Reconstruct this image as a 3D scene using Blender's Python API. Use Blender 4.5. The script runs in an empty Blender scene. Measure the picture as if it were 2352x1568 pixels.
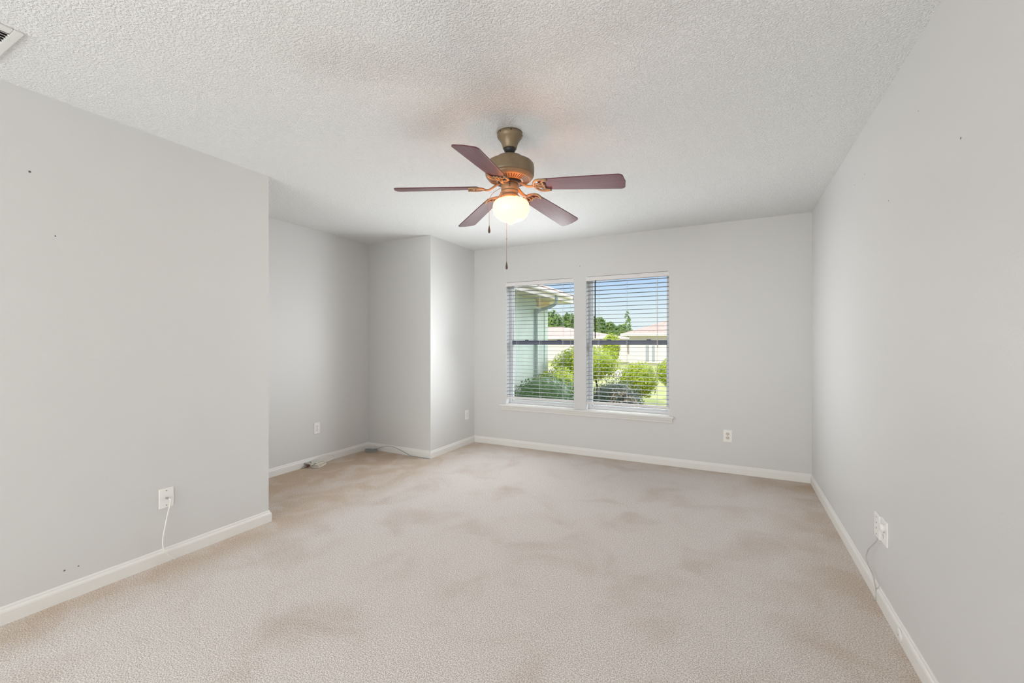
import bpy, math, random
from mathutils import Vector, Matrix, noise
random.seed(7)
PI = math.pi
SC = bpy.context.scene
COL = SC.collection

# ------------------------------------------------------------------ camera
F_PX = 985.67
YAW = 0.47326
CAM_Z = 1.26225
cam_d = bpy.data.cameras.new('camera')
cam_d.sensor_width = 36.0
cam_d.lens = 36.0 * F_PX / 2352.0
cam_d.shift_y = 3.18 / 2352.0
cam_d.clip_start = 0.02
cam_d.clip_end = 400
cam = bpy.data.objects.new('camera', cam_d)
cam.location = (0, 0, CAM_Z)
cam.rotation_euler = (PI / 2, 0, YAW)
COL.objects.link(cam)
SC.camera = cam

# ------------------------------------------------------------------ sky, sun, lights, exposure
SKY_BOOST = 6.0
world = bpy.data.worlds.new('sky')
SC.world = world
world.use_nodes = True
wn = world.node_tree.nodes
wl = world.node_tree.links
wn.clear()
tc = wn.new('ShaderNodeTexCoord')
sep = wn.new('ShaderNodeSeparateXYZ')
ramp = wn.new('ShaderNodeValToRGB')
bg = wn.new('ShaderNodeBackground')
wo = wn.new('ShaderNodeOutputWorld')
wl.new(tc.outputs['Generated'], sep.inputs[0])
wl.new(sep.outputs['Z'], ramp.inputs[0])
wl.new(ramp.outputs[0], bg.inputs[0])


def sky_range(src, a, b, lo, hi):
    g = wn.new('ShaderNodeMapRange')
    g.interpolation_type = 'SMOOTHSTEP'
    for i_, x_ in enumerate((a, b, lo, hi)):
        g.inputs[i_ + 1].default_value = x_
    wl.new(src, g.inputs[0])
    return g.outputs[0]


def sky_math(op, a, b):
    q = wn.new('ShaderNodeMath')
    q.operation = op
    for i_, x_ in enumerate((a, b)):
        if isinstance(x_, float):
            q.inputs[i_].default_value = x_
        else:
            wl.new(x_, q.inputs[i_])
    return q.outputs[0]


# added glow in the unseen upper sky beyond the windows, to strengthen window light
boost = sky_math('MULTIPLY', sky_range(sep.outputs['Z'], 0.19, 0.34, 0.0, SKY_BOOST), sky_range(sep.outputs['Y'], 0.0, 0.6, 0.0, 1.0))
boost = sky_math('MULTIPLY', boost, sky_range(sep.outputs['Z'], 0.55, 0.80, 1.0, 0.12))
wl.new(sky_math('ADD', boost, 1.0), bg.inputs[1])
wl.new(bg.outputs[0], wo.inputs[0])
el = ramp.color_ramp.elements
el[0].position = 0.0
el[0].color = (0.86, 0.93, 0.95, 1)
el[1].position = 1.0
el[1].color = (0.9, 0.96, 1.0, 1)
for pos, c in ((0.055, (0.84, 0.94, 0.97, 1)), (0.10, (0.70, 0.86, 0.99, 1)), (0.155, (0.44, 0.64, 1.0, 1)),
               (0.24, (0.62, 0.80, 1.0, 1)), (0.36, (1.0, 1.0, 1.0, 1))):
    e = el.new(pos)
    e.color = c

sun_d = bpy.data.lights.new('sun', 'SUN')
sun_d.energy = 2.9
sun_d.angle = math.radians(0.6)
sun_d.color = (1.0, 0.965, 0.90)
sun = bpy.data.objects.new('sun', sun_d)
sun.rotation_euler = Vector((0.06, 0.85, -0.63)).to_track_quat('-Z', 'Y').to_euler()
sun.location = (0, -4, 9)
COL.objects.link(sun)


def area(name, loc, target, sx, sy, power, color, spread=180):
    d = bpy.data.lights.new(name, 'AREA')
    d.shape = 'RECTANGLE'
    d.size = sx
    d.size_y = sy
    d.energy = power
    d.color = color
    d.spread = math.radians(spread)
    o = bpy.data.objects.new(name, d)
    o.location = loc
    o.rotation_euler = (Vector(target) - Vector(loc)).to_track_quat('-Z', 'Y').to_euler()
    COL.objects.link(o)
    return o


area('rear_fill', (-1.40, -3.1, 1.20), (-0.95, 4.0, 2.35), 3.0, 2.0, 144, (0.985, 1.0, 0.99))  # fill lamp added behind the camera to brighten the whole room
# lamps added inside the windows to boost their light: left, right, ceiling, floor
FILL_TINT = (0.95, 0.98, 1.0)
area('window_fill', (-1.75, 4.36, 1.26), (-2.40, 3.60, 1.26), 0.6, 1.3, 6.0, FILL_TINT, 84)
area('window_fill', (-1.85, 4.46, 1.26), (-2.85, 4.40, 1.26), 0.3, 1.3, 1.4, FILL_TINT, 110)
area('window_fill', (-1.45, 4.36, 1.26), (0.39, 3.58, 1.30), 0.55, 1.3, 6.2, FILL_TINT, 84)
area('window_fill', (-1.85, 4.36, 0.85), (-1.80, 3.55, 1.75), 1.1, 0.5, 13.5, FILL_TINT, 116)
area('window_fill', (-2.05, 4.40, 1.45), (-2.15, 3.55, 0.55), 0.8, 0.5, 5.5, FILL_TINT, 112)

SC.view_settings.view_transform = 'Standard'
SC.view_settings.look = 'None'
SC.view_settings.exposure = 0.0
SC.view_settings.gamma = 1.0
SC.view_settings.use_curve_mapping = False
SC.cycles.max_bounces = 14
SC.cycles.diffuse_bounces = 8
SC.cycles.transparent_max_bounces = 16
SC.cycles.use_denoising = True


# ------------------------------------------------------------------ materials
def lin(r, g, b):
    f = lambda c: (c / 255 / 12.92) if c <= 10 else ((c / 255 + 0.055) / 1.055) ** 2.4
    return (f(r), f(g), f(b), 1)


def pset(b, name, v):
    if name in b.inputs:
        b.inputs[name].default_value = v


def mat(name, color, rough=0.5, metal=0.0, spec=0.5, noise_amt=0.0, noise_scale=5.0, bump=0.0, bump_scale=200.0,
        bump_dist=0.001, emit=None, emit_s=0.0, color2=None, transl=0.0):
    m = bpy.data.materials.new(name)
    m.use_nodes = True
    n, l = m.node_tree.nodes, m.node_tree.links
    b = n['Principled BSDF']
    b.inputs['Base Color'].default_value = color
    b.inputs['Roughness'].default_value = rough
    b.inputs['Metallic'].default_value = metal
    pset(b, 'Specular IOR Level', spec)
    t = n.new('ShaderNodeTexCoord')
    if noise_amt or color2:
        nz = n.new('ShaderNodeTexNoise')
        nz.inputs['Scale'].default_value = noise_scale
        nz.inputs['Detail'].default_value = 4
        l.new(t.outputs['Object'], nz.inputs['Vector'])
        mx = n.new('ShaderNodeMix')
        mx.data_type = 'RGBA'
        c2 = color2 or tuple(max(0, c * (1 - noise_amt)) for c in color[:3]) + (1,)
        mx.inputs[6].default_value = color
        mx.inputs[7].default_value = c2
        rp = n.new('ShaderNodeMapRange')
        rp.inputs[1].default_value = 0.35
        rp.inputs[2].default_value = 0.65
        l.new(nz.outputs[0], rp.inputs[0])
        l.new(rp.outputs[0], mx.inputs[0])
        l.new(mx.outputs[2], b.inputs['Base Color'])
    if bump:
        bz = n.new('ShaderNodeTexNoise')
        bz.inputs['Scale'].default_value = bump_scale
        bz.inputs['Detail'].default_value = 3
        l.new(t.outputs['Object'], bz.inputs['Vector'])
        bp = n.new('ShaderNodeBump')
        bp.inputs['Strength'].default_value = bump
        bp.inputs['Distance'].default_value = bump_dist
        l.new(bz.outputs[0], bp.inputs['Height'])
        l.new(bp.outputs[0], b.inputs['Normal'])
    if emit:
        pset(b, 'Emission Color', emit)
        pset(b, 'Emission Strength', emit_s)
    if transl:
        tr = n.new('ShaderNodeBsdfTranslucent')
        if b.inputs['Base Color'].links:
            l.new(b.inputs['Base Color'].links[0].from_socket, tr.inputs[0])
        else:
            tr.inputs[0].default_value = color
        ms = n.new('ShaderNodeMixShader')
        ms.inputs[0].default_value = transl
        l.new(b.outputs[0], ms.inputs[1])
        l.new(tr.outputs[0], ms.inputs[2])
        l.new(ms.outputs[0], n['Material Output'].inputs[0])
    return m


def ceiling_material():
    m = mat('stippled_ceiling_paint', (0.835, 0.848, 0.842, 1), 0.9, spec=0.2)
    n, l = m.node_tree.nodes, m.node_tree.links
    b = n['Principled BSDF']
    t = n.new('ShaderNodeTexCoord')
    v = n.new('ShaderNodeTexNoise')
    v.inputs['Scale'].default_value = 120
    v.inputs['Detail'].default_value = 2.5
    v.inputs['Roughness'].default_value = 0.55
    l.new(t.outputs['Object'], v.inputs['Vector'])
    r = n.new('ShaderNodeMapRange')
    r.inputs[1].default_value = 0.42
    r.inputs[2].default_value = 0.66
    l.new(v.outputs[0], r.inputs[0])
    bp = n.new('ShaderNodeBump')
    bp.inputs['Strength'].default_value = 0.9
    bp.inputs['Distance'].default_value = 0.0042
    l.new(r.outputs[0], bp.inputs['Height'])
    l.new(bp.outputs[0], b.inputs['Normal'])
    return m


def carpet_material():
    m = mat('beige_carpet_pile', (0.5, 0.45, 0.42, 1), 1.0, spec=0.05)
    n, l = m.node_tree.nodes, m.node_tree.links
    b = n['Principled BSDF']
    pset(b, 'Sheen Weight', 0.15)
    t = n.new('ShaderNodeTexCoord')
    P = t.outputs['Object']

    def noise_(scale, detail=3, dist=0.0):
        z = n.new('ShaderNodeTexNoise')
        z.inputs['Scale'].default_value = scale
        z.inputs['Detail'].default_value = detail
        z.inputs['Distortion'].default_value = dist
        l.new(P, z.inputs['Vector'])
        return z.outputs[0]

    def rng(src, a, b_, lo=0.0, hi=1.0):
        r = n.new('ShaderNodeMapRange')
        r.interpolation_type = 'SMOOTHSTEP'
        for i, x in enumerate((a, b_, lo, hi)):
            r.inputs[i + 1].default_value = x
        l.new(src, r.inputs[0])
        return r.outputs[0]

    def math_(op, a, b_):
        q = n.new('ShaderNodeMath')
        q.operation = op
        q.use_clamp = False
        for i, x in enumerate((a, b_)):
            if isinstance(x, (int, float)):
                q.inputs[i].default_value = x
            else:
                l.new(x, q.inputs[i])
        return q.outputs[0]

    def mix(fac, a, b_):
        x = n.new('ShaderNodeMix')
        x.data_type = 'RGBA'
        l.new(fac, x.inputs[0])
        for i, s in ((6, a), (7, b_)):
            if isinstance(s, tuple):
                x.inputs[i].default_value = s
            else:
                l.new(s, x.inputs[i])
        return x.outputs[2]

    s = n.new('ShaderNodeSeparateXYZ')
    l.new(P, s.inputs[0])
    X, Y = s.outputs[0], s.outputs[1]
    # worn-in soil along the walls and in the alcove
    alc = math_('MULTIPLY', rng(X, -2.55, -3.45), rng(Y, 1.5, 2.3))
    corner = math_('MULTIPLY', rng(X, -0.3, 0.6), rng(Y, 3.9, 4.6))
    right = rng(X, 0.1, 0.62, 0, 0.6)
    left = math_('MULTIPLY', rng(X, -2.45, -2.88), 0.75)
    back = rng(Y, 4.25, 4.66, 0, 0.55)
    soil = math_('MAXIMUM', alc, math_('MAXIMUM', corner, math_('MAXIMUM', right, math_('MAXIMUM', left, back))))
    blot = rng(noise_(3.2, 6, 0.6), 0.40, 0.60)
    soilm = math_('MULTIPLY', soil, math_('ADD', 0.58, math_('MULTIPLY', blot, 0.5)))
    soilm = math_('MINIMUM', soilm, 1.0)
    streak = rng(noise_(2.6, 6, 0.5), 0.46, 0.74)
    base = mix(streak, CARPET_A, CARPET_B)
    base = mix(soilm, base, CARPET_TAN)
    fine = rng(noise_(185, 4), 0.34, 0.66)
    dark = n.new('ShaderNodeMix')
    dark.data_type = 'RGBA'
    dark.blend_type = 'MULTIPLY'
    dark.inputs[0].default_value = 1.0
    l.new(base, dark.inputs[6])
    l.new(mix(fine, (0.68, 0.645, 0.62, 1), (1.2, 1.2, 1.2, 1)), dark.inputs[7])
    l.new(dark.outputs[2], b.inputs['Base Color'])
    h = math_('ADD', noise_(185, 4), math_('MULTIPLY', noise_(7, 3), 1.2))
    bp = n.new('ShaderNodeBump')
    bp.inputs['Strength'].default_value = 0.8
    bp.inputs['Distance'].default_value = 0.009
    l.new(h, bp.inputs['Height'])
    l.new(bp.outputs[0], b.inputs['Normal'])
    return m


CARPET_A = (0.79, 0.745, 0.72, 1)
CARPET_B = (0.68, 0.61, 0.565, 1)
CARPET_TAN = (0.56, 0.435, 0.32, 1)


def blade_material():
    m = mat('mahogany_blade', (0.10, 0.03, 0.02, 1), 0.32, spec=0.2)
    n, l = m.node_tree.nodes, m.node_tree.links
    b = n['Principled BSDF']
    pset(b, 'Coat Weight', 0.08)
    pset(b, 'Coat Roughness', 0.15)
    t = n.new('ShaderNodeTexCoord')
    mp = n.new('ShaderNodeMapping')
    mp.inputs['Scale'].default_value = (3, 60, 60)
    l.new(t.outputs['Object'], mp.inputs[0])
    z = n.new('ShaderNodeTexNoise')
    z.inputs['Scale'].default_value = 3
    z.inputs['Detail'].default_value = 5
    l.new(mp.outputs[0], z.inputs['Vector'])
    r = n.new('ShaderNodeValToRGB')
    r.color_ramp.elements[0].position = 0.35
    r.color_ramp.elements[0].color = (0.10, 0.034, 0.044, 1)
    r.color_ramp.elements[1].position = 0.68
    r.color_ramp.elements[1].color = (0.17, 0.062, 0.075, 1)
    l.new(z.outputs[0], r.inputs[0])
    l.new(r.outputs[0], b.inputs['Base Color'])
    return m


def glass_material():
    m = bpy.data.materials.new('window_glass')
    m.use_nodes = True
    n, l = m.node_tree.nodes, m.node_tree.links
    n.remove(n['Principled BSDF'])
    tr = n.new('ShaderNodeBsdfTransparent')
    tr.inputs[0].default_value = (0.97, 0.985, 0.98, 1)
    gl = n.new('ShaderNodeBsdfGlossy')
    gl.inputs['Roughness'].default_value = 0.02
    fr = n.new('ShaderNodeFresnel')
    fr.inputs[0].default_value = 1.05
    mx = n.new('ShaderNodeMixShader')
    l.new(fr.outputs[0], mx.inputs[0])
    l.new(tr.outputs[0], mx.inputs[1])
    l.new(gl.outputs[0], mx.inputs[2])
    l.new(mx.outputs[0], n['Material Output'].inputs[0])
    return m


WALL_C = (0.645, 0.645, 0.637, 1)
M = {
    'wall': mat('greige_wall_paint', WALL_C, 0.42, spec=0.45, bump=0.25, bump_scale=120, bump_dist=0.0012),
    'ceil': ceiling_material(),
    'carpet': carpet_material(),
    'trim': mat('white_trim_paint', (0.76, 0.755, 0.73, 1), 0.4),
    'vinyl': mat('white_window_vinyl', (0.80, 0.81, 0.83, 1), 0.45),
    'rail': mat('sash_rail_backlit_shade', (0.12, 0.135, 0.20, 1), 0.4),  # white rail and locks; their backlit shade is put into the colour
    'slat': mat('blind_slat_backlit_shade', (0.25, 0.27, 0.30, 1), 0.5, transl=0.12),  # white slats, greyed in the base colour to look backlit
    'valance': mat('white_blind_valance', (0.74, 0.72, 0.72, 1), 0.5),
    'cord': mat('blind_cord', (0.70, 0.70, 0.70, 1), 0.8),
    'wand': mat('wand_backlit_shade', (0.02, 0.02, 0.022, 1), 0.4),  # near-black base colour stands in for the wand's backlit shade
    'glass': glass_material(),
    'plate': mat('white_plate_plastic', (0.83, 0.825, 0.80, 1), 0.35),
    'ivory': mat('ivory_receptacle_plastic', (0.66, 0.60, 0.53, 1), 0.4),
    'slot': mat('dark_slot', (0.04, 0.035, 0.03, 1), 0.8),
    'screw': mat('plate_screw_metal', (0.45, 0.43, 0.40, 1), 0.4, metal=0.7),
    'coax': mat('white_cable_jacket', (0.78, 0.77, 0.73, 1), 0.45),
    'grey_white': mat('grey_white_cord', (0.50, 0.48, 0.45, 1), 0.5),
    'cream_cable': mat('cream_cable_jacket', (0.74, 0.71, 0.62, 1), 0.45),
    'grey_cable': mat('grey_cable_jacket', (0.30, 0.33, 0.33, 1), 0.5),
    'steel': mat('connector_steel', (0.50, 0.49, 0.47, 1), 0.35, metal=0.9),
    'brownplug': mat('brown_connector', (0.16, 0.075, 0.05, 1), 0.5),
    'bronze': mat('aged_bronze_enamel', (0.25, 0.185, 0.11, 1), 0.42, metal=0.25, noise_amt=0.18, noise_scale=14),
    'bronze_lt': mat('bronze_underside', (0.36, 0.235, 0.125, 1), 0.42, metal=0.2, noise_amt=0.12, noise_scale=20),
    'black': mat('black_rubber', (0.02, 0.02, 0.02, 1), 0.5),
    'vent_dark': mat('motor_vent_dark', (0.09, 0.045, 0.025, 1), 0.7),
    'blade': blade_material(),
    'globe': mat('lit_opal_glass', (0.35, 0.35, 0.33, 1), 0.25, emit=(1.0, 0.29, 0.066, 1), emit_s=9.0),
    'pendant': mat('dark_wood_pendant', (0.075, 0.04, 0.025, 1), 0.4),
    'chain': mat('bead_chain', (0.33, 0.24, 0.18, 1), 0.4, metal=0.5),
    'ventw': mat('white_register_paint', (0.70, 0.71, 0.69, 1), 0.5),
    'mark': mat('nail_hole_mark', (0.13, 0.12, 0.11, 1), 0.9),
    # outdoors
    'stucco': mat('pale_green_stucco', (0.72, 0.81, 0.78, 1), 0.9, noise_amt=0.08, noise_scale=3, bump=0.3, bump_scale=60),
    'soffit': mat('cream_soffit', (0.74, 0.66, 0.55, 1), 0.7),
    'fascia': mat('white_fascia', (0.86, 0.80, 0.77, 1), 0.6),
    'gutter': mat('grey_green_downspout', (0.48, 0.55, 0.55, 1), 0.5),
    'beige': mat('beige_frieze', (0.78, 0.62, 0.44, 1), 0.8),
    'shingle': mat('pinkish_shingles', (0.52, 0.40, 0.37, 1), 0.95, noise_amt=0.18, noise_scale=6),
    'facade': mat('pale_pink_facade', (0.85, 0.78, 0.775, 1), 0.9, noise_amt=0.05, noise_scale=1),
    'farglass': mat('far_window_glass', (0.42, 0.44, 0.50, 1), 0.2),
    'grass': mat('sunlit_lawn', (0.36, 0.42, 0.16, 1), 1.0, spec=0.1, color2=(0.47, 0.45, 0.24, 1), noise_scale=3, bump=0.6, bump_scale=30, bump_dist=0.03),
    'mulch': mat('mulch_bed', (0.17, 0.14, 0.12, 1), 1.0, spec=0.1, noise_amt=0.4, noise_scale=25, bump=0.8, bump_scale=40, bump_dist=0.03),
    'path': mat('pale_concrete', (0.50, 0.43, 0.41, 1), 0.9, noise_amt=0.1, noise_scale=4),
    'roofdark': mat('house_roof', (0.40, 0.33, 0.31, 1), 0.95),
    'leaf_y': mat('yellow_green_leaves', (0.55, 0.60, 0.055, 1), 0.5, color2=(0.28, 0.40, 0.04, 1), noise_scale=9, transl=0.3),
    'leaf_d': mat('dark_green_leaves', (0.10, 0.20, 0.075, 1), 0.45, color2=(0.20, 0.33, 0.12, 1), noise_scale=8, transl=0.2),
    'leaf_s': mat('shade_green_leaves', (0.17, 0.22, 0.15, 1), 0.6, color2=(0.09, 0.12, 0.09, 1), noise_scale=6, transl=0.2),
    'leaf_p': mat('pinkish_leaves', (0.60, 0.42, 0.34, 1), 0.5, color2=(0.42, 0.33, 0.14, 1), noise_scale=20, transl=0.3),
    'leaf_t': mat('tree_leaves', (0.25, 0.37, 0.09, 1), 0.6, color2=(0.14, 0.24, 0.08, 1), noise_scale=0.8, transl=0.3),
    'bark': mat('bark', (0.14, 0.11, 0.09, 1), 0.9, noise_amt=0.4, noise_scale=15),
}


# ------------------------------------------------------------------ mesh builder
class MB:
    def __init__(self):
        self.v, self.f, self.mi, self.sm = [], [], [], []
        self.cur = 0

    def face(self, idx, smooth=False):
        self.f.append(tuple(idx))
        self.mi.append(self.cur)
        self.sm.append(smooth)

    def box(self, x0, x1, y0, y1, z0, z1):
        b = len(self.v)
        self.v += [(x0, y0, z0), (x1, y0, z0), (x1, y1, z0), (x0, y1, z0),
                   (x0, y0, z1), (x1, y0, z1), (x1, y1, z1), (x0, y1, z1)]
        for q in ((0, 3, 2, 1), (4, 5, 6, 7), (0, 1, 5, 4), (1, 2, 6, 5), (2, 3, 7, 6), (3, 0, 4, 7)):
            self.face([b + i for i in q])
        return self

    def poly(self, pts):
        b = len(self.v)
        self.v += [tuple(p) for p in pts]
        self.face(range(b, b + len(pts)))
        return self

    def sweep(self, ring_list, closed=True, caps=True, smooth=True):
        """ring_list: list of rings with equal point counts"""
        b = len(self.v)
        n = len(ring_list[0])
        for r in ring_list:
            self.v += [tuple(p) for p in r]
        for i in range(len(ring_list) - 1):
            for j in range(n if closed else n - 1):
                k = (j + 1) % n
                self.face((b + i * n + j, b + i * n + k, b + (i + 1) * n + k, b + (i + 1) * n + j), smooth)
        if caps and closed:
            self.face([b + j for j in reversed(range(n))])
            e = b + (len(ring_list) - 1) * n
            self.face([e + j for j in range(n)])
        return self

    def lathe(self, prof, seg=40, cx=0, cy=0, caps=True, smooth=True):
        """prof: (r, z) from bottom to top"""
        rings = []
        for r, z in prof:
            rings.append([(cx + r * math.cos(2 * PI * j / seg), cy + r * math.sin(2 * PI * j / seg), z) for j in range(seg)])
        return self.sweep(rings, True, caps, smooth)

    def prism(self, pts2, axis, a, b_, smooth=False):
        """extrude a 2D outline along an axis: axis 'y' -> pts are (x, z); 'x' -> (y, z); 'z' -> (x, y)"""
        def mk(p, t):
            if axis == 'y':
                return (p[0], t, p[1])
            if axis == 'x':
                return (t, p[0], p[1])
            return (p[0], p[1], t)
        return self.sweep([[mk(p, a) for p in pts2], [mk(p, b_) for p in pts2]], True, True, smooth)

    def tube(self, pts, r, seg=8, closed=False, r_end=None):
        pts = [Vector(p) for p in pts]
        n = len(pts)
        rings = []
        up = None
        for i in range(n):
            if closed:
                t = pts[(i + 1) % n] - pts[i - 1]
            else:
                t = pts[min(i + 1, n - 1)] - pts[max(i - 1, 0)]
            if t.length < 1e-9:
                t = Vector((0, 0, 1))
            t.normalize()
            if up is None:
                up = Vector((0, 0, 1)) if abs(t.z) < 0.9 else Vector((1, 0, 0))
            u = up - t * up.dot(t)
            if u.length < 1e-6:
                u = t.orthogonal()
            u.normalize()
            up = u
            w = t.cross(u)
            rr = r if r_end is None else r + (r_end - r) * i / (n - 1)
            rings.append([pts[i] + u * (rr * math.cos(2 * PI * j / seg)) + w * (rr * math.sin(2 * PI * j / seg)) for j in range(seg)])
        if closed:
            rings.append(rings[0])
        return self.sweep(rings, True, not closed, True)

    def blob(self, c, rad, nu=14, nv=10, amp=0.0, seed=0.0, fq=2.0):
        rings = []
        for i in range(nv + 1):
            th = PI * (i / nv) * 0.996 + 0.006
            ring = []
            for j in range(nu):
                ph = 2 * PI * j / nu
                d = Vector((math.sin(th) * math.cos(ph), math.sin(th) * math.sin(ph), -math.cos(th)))
                k = 1 + amp * noise.noise(d * fq + Vector((seed, seed, seed)))
                ring.append((c[0] + d.x * rad[0] * k, c[1] + d.y * rad[1] * k, c[2] + d.z * rad[2] * k))
            rings.append(ring)
        return self.sweep(rings, True, True, True)

    def xform(self, mtx, start=0):
        for i in range(start, len(self.v)):
            self.v[i] = tuple(mtx @ Vector(self.v[i]))
        return self

    def build(self, name, mats, parent=None, loc=None, rot=None):
        me = bpy.data.meshes.new(name)
        me.from_pydata(self.v, [], self.f)
        if not isinstance(mats, (list, tuple)):
            mats = [mats]
        for m_ in mats:
            me.materials.append(m_)
        me.polygons.foreach_set('material_index', self.mi)
        me.polygons.foreach_set('use_smooth', self.sm)
        me.update()
        o = bpy.data.objects.new(name, me)
        COL.objects.link(o)
        if parent:
            o.parent = parent
        if loc is not None:
            o.location = loc
        if rot is not None:
            o.rotation_euler = rot
        return o


def spline(pts, n=6):
    P = [Vector(p) for p in pts]
    P = [P[0]] + P + [P[-1]]
    out = []
    for i in range(1, len(P) - 2):
        a, b, c, d = P[i - 1], P[i], P[i + 1], P[i + 2]
        for k in range(n):
            t = k / n
            out.append(0.5 * ((2 * b) + (c - a) * t + (2 * a - 5 * b + 4 * c - d) * t * t + (3 * b - a - 3 * c + d) * t ** 3))
    out.append(P[-2])
    return out


def tag(o, label=None, cat=None, group=None, kind=None):
    if label:
        o['label'] = label
    if cat:
        o['category'] = cat
    if group:
        o['group'] = group
    if kind:
        o['kind'] = kind
    return o


def empty(name, loc=(0, 0, 0), rz=0.0):
    o = bpy.data.objects.new(name, None)
    o.empty_display_size = 0.1
    o.location = loc
    o.rotation_euler = (0, 0, rz)
    COL.objects.link(o)
    return o


def bevel(o, w=0.001, seg=2):
    b = o.modifiers.new('bevel', 'BEVEL')
    b.width = w
    b.segments = seg
    b.limit_method = 'ANGLE'
    return o


# ------------------------------------------------------------------ room dimensions
XR, YW = 0.643, 4.671
XP, YP = -2.934, 3.774
XA = -3.863
XL, YL = -2.914, 1.916
H = 2.44
YB = -3.2
T = 0.14
W1 = (-2.476, -1.596)
W2 = (-1.458, -0.572)
WZ = (0.508, 2.003)


def struct(o, label, cat):
    return tag(o, label, cat, kind='structure')


mb = MB().box(XA - T, XR + T, YB - T, YW + T, -0.12, 0.0)
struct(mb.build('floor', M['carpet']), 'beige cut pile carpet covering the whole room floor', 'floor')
mb = MB().box(XA - T, XR + T, YB - T, YW + T, H, H + 0.12)
struct(mb.build('ceiling', M['ceil']), 'white stippled ceiling above the whole room', 'ceiling')

mb = MB().box(XR, XR + T, YB, YW + T, 0, H)
wall_right = struct(mb.build('wall_right', M['wall']), 'long pale grey wall on the right side of the room', 'wall')
mb = MB()
mb.box(XP - T, W1[0], YW, YW + T, 0, H)
mb.box(W1[1], W2[0], YW, YW + T, WZ[0], WZ[1])
mb.box(W2[1], XR, YW, YW + T, 0, H)
mb.box(W1[0], W2[1], YW, YW + T, 0, WZ[0])
mb.box(W1[0], W2[1], YW, YW + T, WZ[1], H)
wall_window = struct(mb.build('wall_back', M['wall']), 'pale grey far wall holding the two windows', 'wall')
mb = MB().box(XL - T, XL, YB, YL, 0, H)
wall_left = struct(mb.build('wall_left', M['wall']), 'near pale grey wall on the left with cable plate', 'wall')
mb = MB().box(XA - T, XL - T, YL - T, YL, 0, H)
struct(mb.build('wall_alcove_end', M['wall']), 'hidden end wall of the alcove behind the near left wall', 'wall')
mb = MB().box(XA - T, XA, YL, YP + T, 0, H)
wall_alcove = struct(mb.build('wall_alcove', M['wall']), 'recessed alcove wall on the left beyond the near left wall', 'wall')
mb = MB().box(XA, XP - T, YP, YP + T, 0, H).box(XP - T, XP, YP, YW, 0, H)
wall_chase = struct(mb.build('wall_chase', M['wall']), 'boxed out wall corner between alcove and window wall', 'wall')
mb = MB().box(XL - T, XR + T, YB - T, YB, 0, H)
struct(mb.build('wall_rear', M['wall']), 'wall behind the camera', 'wall')

# ------------------------------------------------------------------ baseboards
BT, BH = 0.014, 0.080


def base_profile(s):
    return [(0, 0), (s * BT, 0), (s * BT, 0.054), (s * BT * 0.86, 0.061), (s * BT * 0.52, 0.067), (s * BT * 0.45, 0.0745), (s * BT * 0.2, BH), (0, BH)]


def mitre_run(axis, wall, s, a, b, ma, mb_):
    """baseboard along an axis; ma/mb_ shift the face end outwards (+) or inwards (-) to mitre the corner"""
    pr = base_profile(s)
    m = MB()
    ra, rb = [], []
    for d, z in pr:
        off = abs(d)
        ta, tb = a - ma * off, b + mb_ * off
        if axis == 'y':
            ra.append((wall + d, ta, z))
            rb.append((wall + d, tb, z))
        else:
            ra.append((ta, wall + d, z))
            rb.append((tb, wall + d, z))
    m.sweep([ra, rb], True, True, False)
    return m


NOTCH_Y = 2.683
m = mitre_run('y', XR, -1, YB, NOTCH_Y - 0.006, 0, 0)
m2 = mitre_run('y', XR, -1, NOTCH_Y + 0.006, YW, 0, -1)
off = len(m.v)
m.v += m2.v
for f_, s_ in zip(m2.f, m2.sm):
    m.f.append(tuple(i + off for i in f_))
    m.mi.append(0)
    m.sm.append(s_)
base_right = struct(m.build('baseboard_right', M['trim']), 'white baseboard along the right wall', 'baseboard')
struct(mitre_run('x', YW, -1, XP, XR, -1, -1).build('baseboard_back', M['trim']), 'white baseboard under the windows', 'baseboard')
struct(mitre_run('y', XP, 1, YP, YW, 1, -1).build('baseboard_chase_side', M['trim']), 'short white baseboard left of the window wall', 'baseboard')
struct(mitre_run('x', YP, -1, XA, XP, -1, 1).build('baseboard_chase_front', M['trim']), 'white baseboard across the boxed out wall face', 'baseboard')
struct(mitre_run('y', XA, 1, YL, YP, 0, -1).build('baseboard_alcove', M['trim']), 'white baseboard along the recessed alcove wall', 'baseboard')
m = mitre_run('y', XL, 1, YB, YL, 0, 1)
struct(m.build('baseboard_left', M['trim']), 'white baseboard along the near left wall', 'baseboard')
struct(mitre_run('x', YL, 1, XA, XL, 0, 1).build('baseboard_alcove_end', M['trim']), 'white baseboard returning round the near wall end', 'baseboard')

# small nail holes in the walls (marks with a shape of their own)
for (y, z, r) in ((0.756, 2.06, 0.005), (0.841, 1.779, 0.003), (0.873, 0.146, 0.004), (0.924, 0.144, 0.003)):
    m = MB().lathe([(r * 0.6, 0), (r, 0.0004), (r * 0.3, 0.0007)], 10)
    m.xform(Matrix.Translation((XL, y, z)) @ Matrix.Rotation(PI / 2, 4, 'Y'))
    m.build('nail_hole', M['mark'], wall_left)
for (y, z, r) in ((1.849, 1.907, 0.004), (2.196, 2.16, 0.0025), (2.549, 1.916, 0.0035), (2.949, 2.178, 0.003), (2.99, 2.168, 0.0025), (3.162, 2.189, 0.003)):
    m = MB().lathe([(r * 0.6, 0), (r, 0.0004), (r * 0.3, 0.0007)], 10)
    m.xform(Matrix.Translation((XR, y, z)) @ Matrix.Rotation(-PI / 2, 4, 'Y'))
    m.build('nail_hole', M['mark'], wall_right)
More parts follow.
